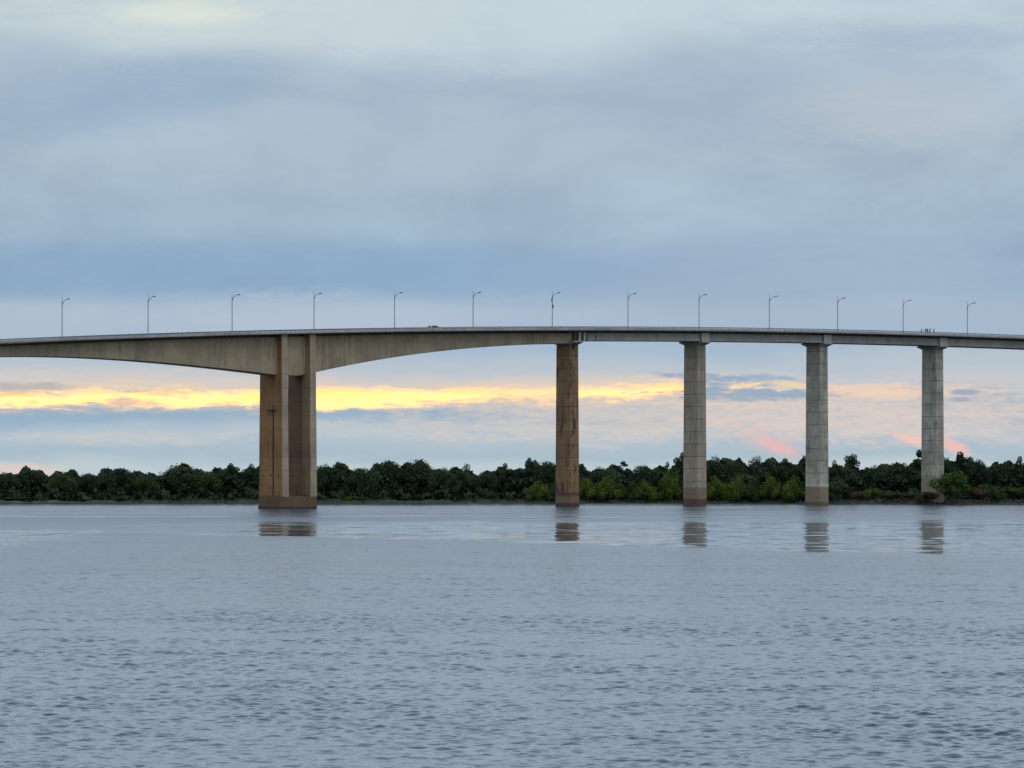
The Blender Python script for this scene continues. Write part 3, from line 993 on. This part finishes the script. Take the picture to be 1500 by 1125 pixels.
FT = 'dark forest trees on the far bank'
trees = [
 # px, top, dist, width, kind, variant, mat, label
 (8, 689, 22, 46, 'dome', 0, 'dark', 'dark tree at the left edge of the photo on the far bank'),
 (44, 684, 26, 62, 'dome', 1, 'dark', 'low rounded dark tree second from the left edge'),
 (92, 690, 20, 52, 'dome', 2, 'mid', 'dull green tree below the first street lamp from the left'),
 (128, 691, 24, 48, 'dome', 3, 'dark', 'flat-topped dark tree left of the smaller dome-shaped tree'),
 (176, 681, 26, 60, 'dome', 1, 'dark', 'dome-shaped dark tree standing above its neighbours on the left'),
 (212, 693, 20, 44, 'dome', 0, 'mid', 'low green tree in the dip between the two dome-shaped trees'),
 (266, 678, 28, 84, 'dome', 2, 'dark', 'widest dome-shaped dark tree left of the double-wall pier'),
 (302, 687, 18, 52, 'dome', 3, 'mid', 'rounded green tree in front of the widest dome tree'),
 (338, 678, 25, 42, 'loose', 0, 'dark', 'ragged-topped dark tree below the third street lamp'),
 (368, 679, 22, 40, 'loose', 1, 'dark', 'ragged dark tree touching the left side of the double-wall pier'),
 (474, 677, 22, 50, 'dome', 0, 'dark', 'dark tree touching the right side of the double-wall pier'),
 (495, 676, 26, 40, 'loose', 2, 'dark', 'uneven dark tree just right of the double-wall pier'),
 (530, 682, 20, 52, 'dome', 3, 'dark', 'low dark tree left of the tallest broad crown'),
 (570, 669, 28, 56, 'dome', 1, 'dark', 'tall broad dark tree midway between double-wall and stained piers'),
 (613, 671, 28, 60, 'dome', 2, 'dark', 'broad dark tree adjoining the tall broad one on its right'),
 (648, 682, 22, 50, 'dome', 0, 'dark', 'sloping dark tree left of the greyish bare-topped tree'),
 (712, 688, 22, 46, 'dome', 3, 'dark', 'low dark tree right of the greyish bare-topped tree'),
 (740, 678, 24, 42, 'loose', 1, 'dark', 'open-crowned dark tree left of the tall clump by the stained pier'),
 (775, 670, 26, 40, 'loose', 0, 'dark', 'tall tufted dark tree left of the dark stained pier'),
 (803, 670, 26, 46, 'dome', 1, 'dark', 'tall dark tree half hidden by the dark stained pier'),
 (852, 679, 24, 34, 'loose', 2, 'dark', 'small dark tree just right of the dark stained pier'),
 (880, 681, 26, 46, 'dome', 0, 'dark', 'dark tree behind the first willows right of the stained pier'),
 (942, 678, 26, 50, 'dome', 3, 'dark', 'dark tree between the wispy flat-topped tree and the mud-footed pier'),
 (978, 676, 24, 30, 'loose', 1, 'dark', 'narrow dark tree left of the mud-footed pier'),
 (1000, 662, 28, 42, 'loose', 0, 'dark', 'tall dark tree rising behind the mud-footed pier'),
 (1046, 666, 28, 50, 'dome', 2, 'dark', 'dark tree touching the right side of the mud-footed pier'),
 (1078, 669, 26, 44, 'dome', 1, 'dark', 'dark tree left of the purplish-grey tree'),
 (1150, 671, 26, 46, 'loose', 2, 'dark', 'uneven dark tree right of the purplish-grey tree'),
 (1178, 667, 28, 36, 'loose', 0, 'dark', 'dark tree touching the left side of the tan-marked pier'),
 (1222, 674, 40, 34, 'loose', 1, 'dark', 'dark tree touching the right side of the tan-marked pier'),
 (1284, 679, 60, 56, 'dome', 0, 'dark', 'low dark tree right of the tufted stem tree'),
 (1318, 674, 62, 54, 'dome', 3, 'dark', 'dark tree left of the tall one by the bank pier'),
 (1346, 658, 64, 44, 'loose', 2, 'dark', 'tall dark tree touching the left side of the bank pier'),
 (1378, 663, 62, 50, 'dome', 1, 'dark', 'dark tree behind the bank pier'),
 (1406, 661, 64, 50, 'loose', 0, 'dark', 'highest dark tree right of the bank pier'),
 (1432, 671, 58, 48, 'dome', 2, 'dark', 'sloping dark tree below the last street lamp on the right'),
 (1466, 676, 60, 46, 'dome', 0, 'dark', 'low dark tree before the right edge of the photo'),
 (1494, 668, 62, 38, 'loose', 1, 'dark', 'tufted dark tree at the right edge of the photo'),
]
for px, top, d, w, kd, k, mt, lb in trees:
    plant('broadleaf_tree', 'tree', lb, px, top, d - 9, w, kd, k, mt, FT)
plant('bare_tree', 'tree', 'greyish bare-topped tree between the double-wall and stained piers', 682, 679, 27, 34, 'bare', 0, 'grey', None)
plant('bare_tree', 'tree', 'purplish-grey thin-leaved tree between mud-footed and tan-marked piers', 1108, 668, 27, 44, 'bare', 1, 'grey', None)
plant('flat_topped_tree', 'tree', 'wispy flat-topped tree standing above the willows, sky showing through', 914, 675, 30, 30, 'flat', 0, 'dark', None)
plant('tufted_tree', 'tree', 'lone tufted tree on a stem rising right of the tan-marked pier', 1246, 662, 58, 50, 'tall', 0, 'dark', None)
WG = 'yellow-green willows at the water edge'
wil = [
 (790, 702, 4, 46, 0, 'willow left of the dark stained pier'),
 (812, 706, 3, 40, 1, 'willow behind the left foot of the dark stained pier'),
 (860, 693, 4, 46, 2, 'first willow right of the dark stained pier'),
 (893, 690, 4, 50, 0, 'tallest willow between the stained and mud-footed piers'),
 (925, 703, 3, 40, 1, 'low willow below the wispy flat-topped tree'),
 (945, 698, 4, 44, 2, 'pale willow right of the low one under the flat-topped tree'),
 (983, 684, 4, 46, 0, 'tall willow left of the mud-footed pier'),
 (1004, 697, 3, 40, 1, 'willow behind the mud-footed pier'),
 (1050, 692, 4, 44, 2, 'first willow right of the mud-footed pier'),
 (1083, 689, 4, 46, 0, 'bright willow below the dark tree beside the purplish-grey one'),
 (1108, 692, 3, 40, 1, 'willow in front of the purplish-grey tree'),
 (1130, 689, 4, 44, 2, 'bright willow right of the purplish-grey tree'),
 (1164, 695, 4, 50, 0, 'broad darker willow left of the tan-marked pier'),
]
for px, top, d, w, k, lb in wil:
    plant('willow_tree', 'tree', 'yellow-green ' + lb, px, top, d, w, 'willow', k, 'light' if k != 1 else 'mid', WG)
bus = [
 (1228, 694, 10, 56, 'mid', 'large green bush touching the right side of the tan-marked pier'),
 (1277, 707, 16, 30, 'light', 'small bright green bush on the bank right of the large green bush'),
 (1262, 714, 8, 36, 'dry', 'grey-brown scrubby bush right of the large green bush'),
 (1303, 714, 10, 44, 'dry', 'grey-brown scrubby bush midway between tan-marked and bank piers'),
 (1338, 714, 12, 34, 'dry', 'dry bush left of the bank pier foot'),
 (1358, 713, 2, 36, 'dry', 'olive bush in front of the bank pier foot'),
 (1428, 707, 8, 40, 'dry', 'dry brown bush right of the round tree'),
 (1446, 698, 22, 34, 'mid', 'grey-green bush behind the dry brown one near the right edge'),
 (1473, 704, 9, 50, 'mid', 'green spreading bush near the right edge of the photo'),
 (1499, 706, 8, 34, 'mid', 'green bush cut by the right edge of the photo'),
 (20, 725, 4, 24, 'mid', 'small grey-green bush on the sandy strip at the left edge'),
 (515, 724, 5, 22, 'light', 'small bright bush on the bank right of the double-wall pier'),
]
for i, (px, top, d, w, mt, lb) in enumerate(bus):
    plant('riverside_bush', 'bush', lb, px, top, d, w, 'bush', i % 3, mt, 'bushes along the far bank')
plant('round_tree', 'tree', 'round green tree with dark stem at the water before the bank pier', 1396, 681, -4.0, 72, 'ball', 0, 'green', None, base=-.5)

# forest interior behind the named trees: one mass nobody could count
rng = np.random.default_rng(5)
sky_line = [(-400, 694), (0, 694), (44, 690), (90, 694), (140, 695), (176, 688), (225, 699), (266, 686), (310, 690), (370, 686), (470, 684), (540, 689), (570, 680), (613, 680), (650, 690), (720, 693), (780, 682),
            (850, 686), (900, 688), (960, 690), (1000, 676), (1050, 676), (1110, 678), (1180, 677), (1235, 684), (1290, 686), (1350, 674), (1400, 673), (1450, 682), (1500, 680), (1900, 684)]
n = 160000
px = rng.uniform(-250, 1750, n)
d0 = np.where(px > 1190, np.interp(px, [1190, 1270, 1750], [14, 46, 46]), 14.0)
d = d0 + rng.uniform(0, 60, n)
sy = np.array([shore_y(p) for p in px]) + d
tp = np.interp(px, [p for p, _ in sky_line], [q for _, q in sky_line])
tp = tp + 4 * np.sin(px * .11) + 3 * np.sin(px * .27 + 1) + rng.uniform(-1, 3, n)
ztop = CAM_H + (HOR - tp) / F * sy
zz = 1.2 + (ztop - 1.2) * rng.uniform(0, 1, n) ** .8
zz = np.minimum(zz, 1.2 + (ztop - 1.2) * np.clip(.55 + (d - d0) / 22, 0, 1))
P = np.stack([(px - 750) / F * sy, sy, zz], 1)
# low scrub that closes the foot of the wood
n2 = 26000
p2 = rng.uniform(-250, 1750, n2)
d2 = np.where(p2 > 1190, np.interp(p2, [1190, 1270, 1750], [8, 30, 26]), 5.0) + rng.uniform(0, 12, n2)
y2 = np.array([shore_y(q) for q in p2]) + d2
h2 = 2.6 + .9 * np.sin(p2 * .09) + .7 * np.sin(p2 * .31 + 2) + .5 * np.sin(p2 * .77)
P2 = np.stack([(p2 - 750) / F * y2, y2, .6 + np.maximum(h2, .5) * rng.uniform(0, 1, n2)], 1)
P = np.concatenate([P, P2]); px = np.concatenate([px, p2]); zz = np.concatenate([zz, P2[:, 2]]); n += n2
Nn = np.stack([np.zeros(n), -np.ones(n) * .6, np.ones(n) * .5], 1)
lump = np.stack([np.sin(px * .31 + zz), -1.2 + 0 * px, .35 + .9 * np.sin(zz * 1.1 + px * .2)], 1) + rng.normal(0, .3, (n, 3))
lump /= np.linalg.norm(lump, axis=1, keepdims=True)
me = mesh_quads('forest', leaves_np(rng, P, Nn, .7), L['forest'], lump)
o = bpy.data.objects.new('forest', me); col.objects.link(o)
tag(o, 'continuous dark forest behind the bank trees', 'forest', kind='stuff')

# grass and low scrub along the water's edge
n = 20000
px = rng.uniform(-250, 1750, n)
d = rng.uniform(0.6, 12, n) ** 1.0
sy = np.array([shore_y(p) for p in px]) + d
dens = .5 + .5 * np.sin(px * .021 + 1.3) * np.sin(px * .008) + .3 * (px > 1200) - .5 * (px < 130)
keep = rng.uniform(0, 1, n) < np.clip(dens, .05, 1)
px, d, sy = px[keep], d[keep], sy[keep]
n = len(px)
zg = np.array([bank_z(a, b) for a, b in zip(px, d)])
C = np.stack([(px - 750) / F * sy, sy, zg + rng.uniform(.05, .5, n)], 1)
me = mesh_quads('bank_grass', leaves_np(rng, C, np.tile([0, -.8, .4], (n, 1)), .33), L['grass'])
o = bpy.data.objects.new('bank_grass', me); col.objects.link(o)
tag(o, 'rough grass and reeds along the far water edge', 'grass', kind='stuff')

# ------------------------------------------------------------------ light
SUN_EL, SUN_AZ = 58.0, 150.0      # azimuth clockwise from the view direction (+Y)
sun = bpy.data.lights.new('sun', 'SUN'); sun.energy = 0.55; sun.angle = R(35); sun.color = (1.0, .95, .87)
so = bpy.data.objects.new('sun', sun); col.objects.link(so)
az = R(SUN_AZ); el = R(SUN_EL)
dirv = Vector((math.sin(az) * math.cos(el), math.cos(az) * math.cos(el), math.sin(el)))
so.rotation_euler = dirv.to_track_quat('Z', 'Y').to_euler()
so.location = dirv * 200

# ------------------------------------------------------------------ sky
w = bpy.data.worlds.new('World'); sc.world = w; w.use_nodes = True
t = NT(w.node_tree)
bg = w.node_tree.nodes['Background']
tc = t.n.new('ShaderNodeTexCoord'); D = tc.outputs['Generated']
dx, dy, dzz = t.sep(D)
U = t.mul(t.math('ARCTAN2', dx, dy), F / 1000.0)          # azimuth and elevation, in thousandths of F
V = t.mul(t.math('ARCSINE', dzz), F / 1000.0)
uu = lambda px: (px - 750) / 1000.0
vv = lambda py: (HOR - py) / 1000.0
# cloud noises, stretched along the horizon
nA = t.sub(t.noise(t.xyz(t.mul(U, 2.2), t.mul(V, 9.0), 1.0), 1.0, 6, .58, .3), .5)
nB = t.sub(t.noise(t.xyz(t.mul(U, 6.0), t.mul(V, 34.0), 4.0), 1.0, 6, .6, .5), .5)
nC = t.sub(t.noise(t.xyz(t.mul(U, 16.0), t.mul(V, 80.0), 8.0), 1.0, 5, .6, .5), .5)
nE = t.sub(t.noise(t.xyz(t.mul(U, 45.0), t.mul(V, 170.0), 15.0), 1.0, 4, .6, .4), .5)
nD = t.sub(t.noise(t.xyz(t.mul(U, 1.6), t.mul(V, 2.6), 12.0), 1.0, 5, .55, .6), .5)
Vw = t.add(V, t.add(t.mul(nA, .07), t.add(t.mul(nB, .022), t.mul(nC, .008))))
stops = [(694, (190, 204, 210)), (668, (170, 190, 202)), (640, (178, 194, 206)), (610, (152, 177, 199)), (588, (158, 180, 200)), (560, (196, 200, 206)), (535, (184, 196, 207)),
         (500, (166, 187, 207)), (462, (172, 189, 208)), (420, (144, 173, 200)), (385, (146, 174, 201)), (330, (162, 184, 203)), (240, (168, 188, 204)), (150, (168, 187, 204)), (60, (186, 203, 213)), (10, (190, 206, 216))]
mx = vv(-60)
base = t.ramp(t.div(Vw, mx), [(max(0, vv(p)) / mx, lin(c)) for p, c in stops])


def blob(px, py, rx, ry, soft=.5, k=1.0, col=None, base=None, strength=1.0, tilt=0.0):
    du = t.div(t.sub(U, uu(px)), rx / 1000.0)
    dv = t.div(t.sub(t.sub(V, vv(py)), t.mul(t.sub(U, uu(px)), tilt)), ry / 1000.0)
    q = t.sub(1.0, t.add(t.mul(du, du), t.mul(dv, dv)))
    nn = t.add(t.add(t.mul(nB, 5.0 * k), t.mul(nE, 5.0 * k)), t.add(t.mul(nC, 6.5 * k), t.mul(nA, 1.5 * k)))
    m = t.ss(t.add(q, nn), -soft, soft, 0.0, strength)
    return t.mix(m, base, lin(col))


mot = t.sub(t.noise(t.xyz(t.mul(U, 3.2), t.mul(V, 6.5), 21.0), 1.0, 7, .6, .25), .5)
mk = t.lin(t.mul(mot, t.ss(V, vv(540), vv(400))), -.2, .2, .86, 1.13)
c = t.mix(1.0, base, t.xyz(mk, mk, t.add(t.mul(mk, .75), .25)), 'MULTIPLY')
# upper deck: pale brighter cloud, bluish shadowed hollows
c = blob(330, 30, 330, 45, 1.2, .3, (205, 217, 218), c, .75)
c = blob(275, 24, 85, 16, 1.6, .35, (222, 230, 218), c, .8)
c = blob(700, 45, 260, 50, 1.4, .3, (198, 211, 220), c, .7)
c = blob(200, 140, 190, 44, 1.5, .3, (147, 173, 198), c, .75, .16)
c = blob(30, 110, 120, 46, 1.5, .3, (163, 182, 203), c, .6)
c = blob(560, 210, 330, 60, 1.5, .3, (176, 193, 208), c, .5)
c = blob(1150, 120, 230, 66, 1.5, .3, (163, 182, 203), c, .6)
c = blob(1320, 165, 170, 46, 1.6, .3, (188, 198, 206), c, .75)
c = blob(1380, 60, 140, 20, 1.5, .35, (160, 182, 205), c, .6)
c = blob(1200, 420, 420, 70, 1.6, .3, (165, 183, 202), c, .8)
c = blob(450, 400, 460, 36, 1.5, .3, (137, 168, 199), c, .6)
c = blob(420, 470, 230, 36, 1.3, .35, (180, 193, 208), c, .8)
c = blob(40, 475, 130, 30, 1.3, .35, (178, 192, 205), c, .7)
# the clear strip under the cloud deck, lit from beyond
c = blob(120, 556, 240, 16, 1.2, .5, (212, 205, 200), c, .8)
c = blob(950, 600, 330, 42, 1.5, .5, (222, 208, 196), c, .75)
c = blob(1330, 605, 260, 36, 1.5, .5, (222, 206, 197), c, .85)
c = blob(1300, 572, 150, 9, 1.4, .5, (247, 212, 184), c, .7)
# band: ragged edges by noise, thinning to the right
ev = t.add(V, t.add(t.mul(nB, .036), t.add(t.mul(nC, .030), t.mul(nE, .014))))
bot = t.lin(U, uu(560), uu(860), vv(594), vv(582.5))
topb = t.lin(U, uu(-100), uu(1000), vv(575), vv(565))
fr = t.mul(t.ss(ev, t.sub(bot, .005), t.add(bot, .008)), t.ss(ev, t.sub(topb, .014), t.add(topb, .006), 1, 0))
endr = t.mul(t.ss(t.add(U, t.mul(nC, .2)), uu(930), uu(1190), 1, 0), t.ss(U, uu(-1100), uu(-300)))
halo = t.mul(t.ss(ev, t.sub(bot, .016), t.add(bot, .006)), t.ss(ev, t.sub(topb, .006), t.add(topb, .022), 1, 0))
c = t.mix(t.mul(t.mul(halo, endr), .6), c, lin((250, 214, 170)))
yel = t.mix(t.ss(t.add(t.mul(nC, 1.0), nB), -.2, .12), (1.8, .96, .30), (2.2, 1.2, .42))
c = t.mix(t.mul(t.mul(fr, endr), t.lin(t.math('ABSOLUTE', t.sub(U, uu(760))), .04, .16, .62, 1.0)), c, yel)
# slate clouds lying across the strip
c = blob(30, 567, 80, 5, 1.4, .8, (176, 172, 172), c, .65)
c = blob(20, 578, 34, 3.5, 1.2, .8, (214, 190, 140), c, .5)
c = blob(185, 589, 26, 6, 1.0, .7, (172, 172, 174), c, .75)
c = blob(245, 574, 46, 3, 1.2, .8, (206, 192, 150), c, .6)
c = blob(1072, 556, 105, 9, .8, .5, (148, 171, 194), c, .95, -.06)
c = blob(1080, 578, 120, 9, .8, .6, (148, 171, 193), c, .95)
c = blob(1150, 562, 40, 5, .6, .7, (250, 222, 170), c, .7, -.1)
c = blob(1412, 575, 24, 4.5, .4, .4, (155, 169, 190), c, .9)
c = blob(1404, 586, 18, 4, .4, .4, (163, 170, 188), c, .8)
# low clouds: cream streaks, pink tufts
c = blob(190, 642, 140, 10, 1.3, .5, (205, 205, 203), c, .7)
c = blob(600, 628, 200, 12, 1.3, .5, (205, 204, 203), c, .6)
c = blob(25, 687, 60, 8, 1.2, .4, (236, 206, 192), c, .7)
c = blob(1128, 648, 50, 16, 1.5, .35, (226, 190, 190), c, .6, -.3)
c = blob(1138, 654, 26, 7, 1.2, .4, (240, 184, 180), c, .75, -.35)
c = blob(1330, 643, 26, 5, .9, .35, (244, 200, 188), c, .8, -.2)
c = blob(1358, 650, 26, 8, 1.0, .35, (242, 198, 188), c, .75, -.1)
c = blob(1396, 654, 24, 10, 1.0, .4, (246, 192, 182), c, .85, -.4)
# the sky the frame does not show: a brighter overcast overhead
hi = t.ss(V, .68, 1.7)
over = t.mix(t.ss(nD, -.2, .2), (.70, .87, 1.10), (.87, 1.01, 1.20))
c = t.mix(hi, c, over)
low = t.ss(V, -.06, -.4)
c = t.mix(low, c, (.22, .26, .32))
sky = t.n.new('ShaderNodeTexSky'); sky.sky_type = 'NISHITA'; sky.sun_disc = False
sky.sun_elevation = R(SUN_EL); sky.sun_rotation = R(SUN_AZ)
SKY = 0.1
lift = t.mix(1.0, c, (1 / SKY, 1 / SKY, 1 / SKY), 'MULTIPLY')
fin = t.mix(t.lin(hi, 0, 1, 1.0, .85), sky.outputs[0], lift)
t.set(bg.inputs[0], fin); bg.inputs[1].default_value = SKY

# ------------------------------------------------------------------ camera and output
cam = bpy.data.cameras.new('camera'); co = bpy.data.objects.new('camera', cam); col.objects.link(co)
co.location = (0, 0, CAM_H); co.rotation_euler = (R(90), 0, 0)
cam.sensor_width = 36.0; cam.lens = 36.0 * F / 1500.0
cam.shift_y = (HOR - 562.5) / 1500.0
cam.clip_start = 1.0; cam.clip_end = 8000.0
sc.camera = co
vs = sc.view_settings
vs.view_transform = 'Standard'; vs.look = 'None'; vs.exposure = 0.0; vs.gamma = 1.0; vs.use_curve_mapping = False
sc.cycles.use_denoising = True
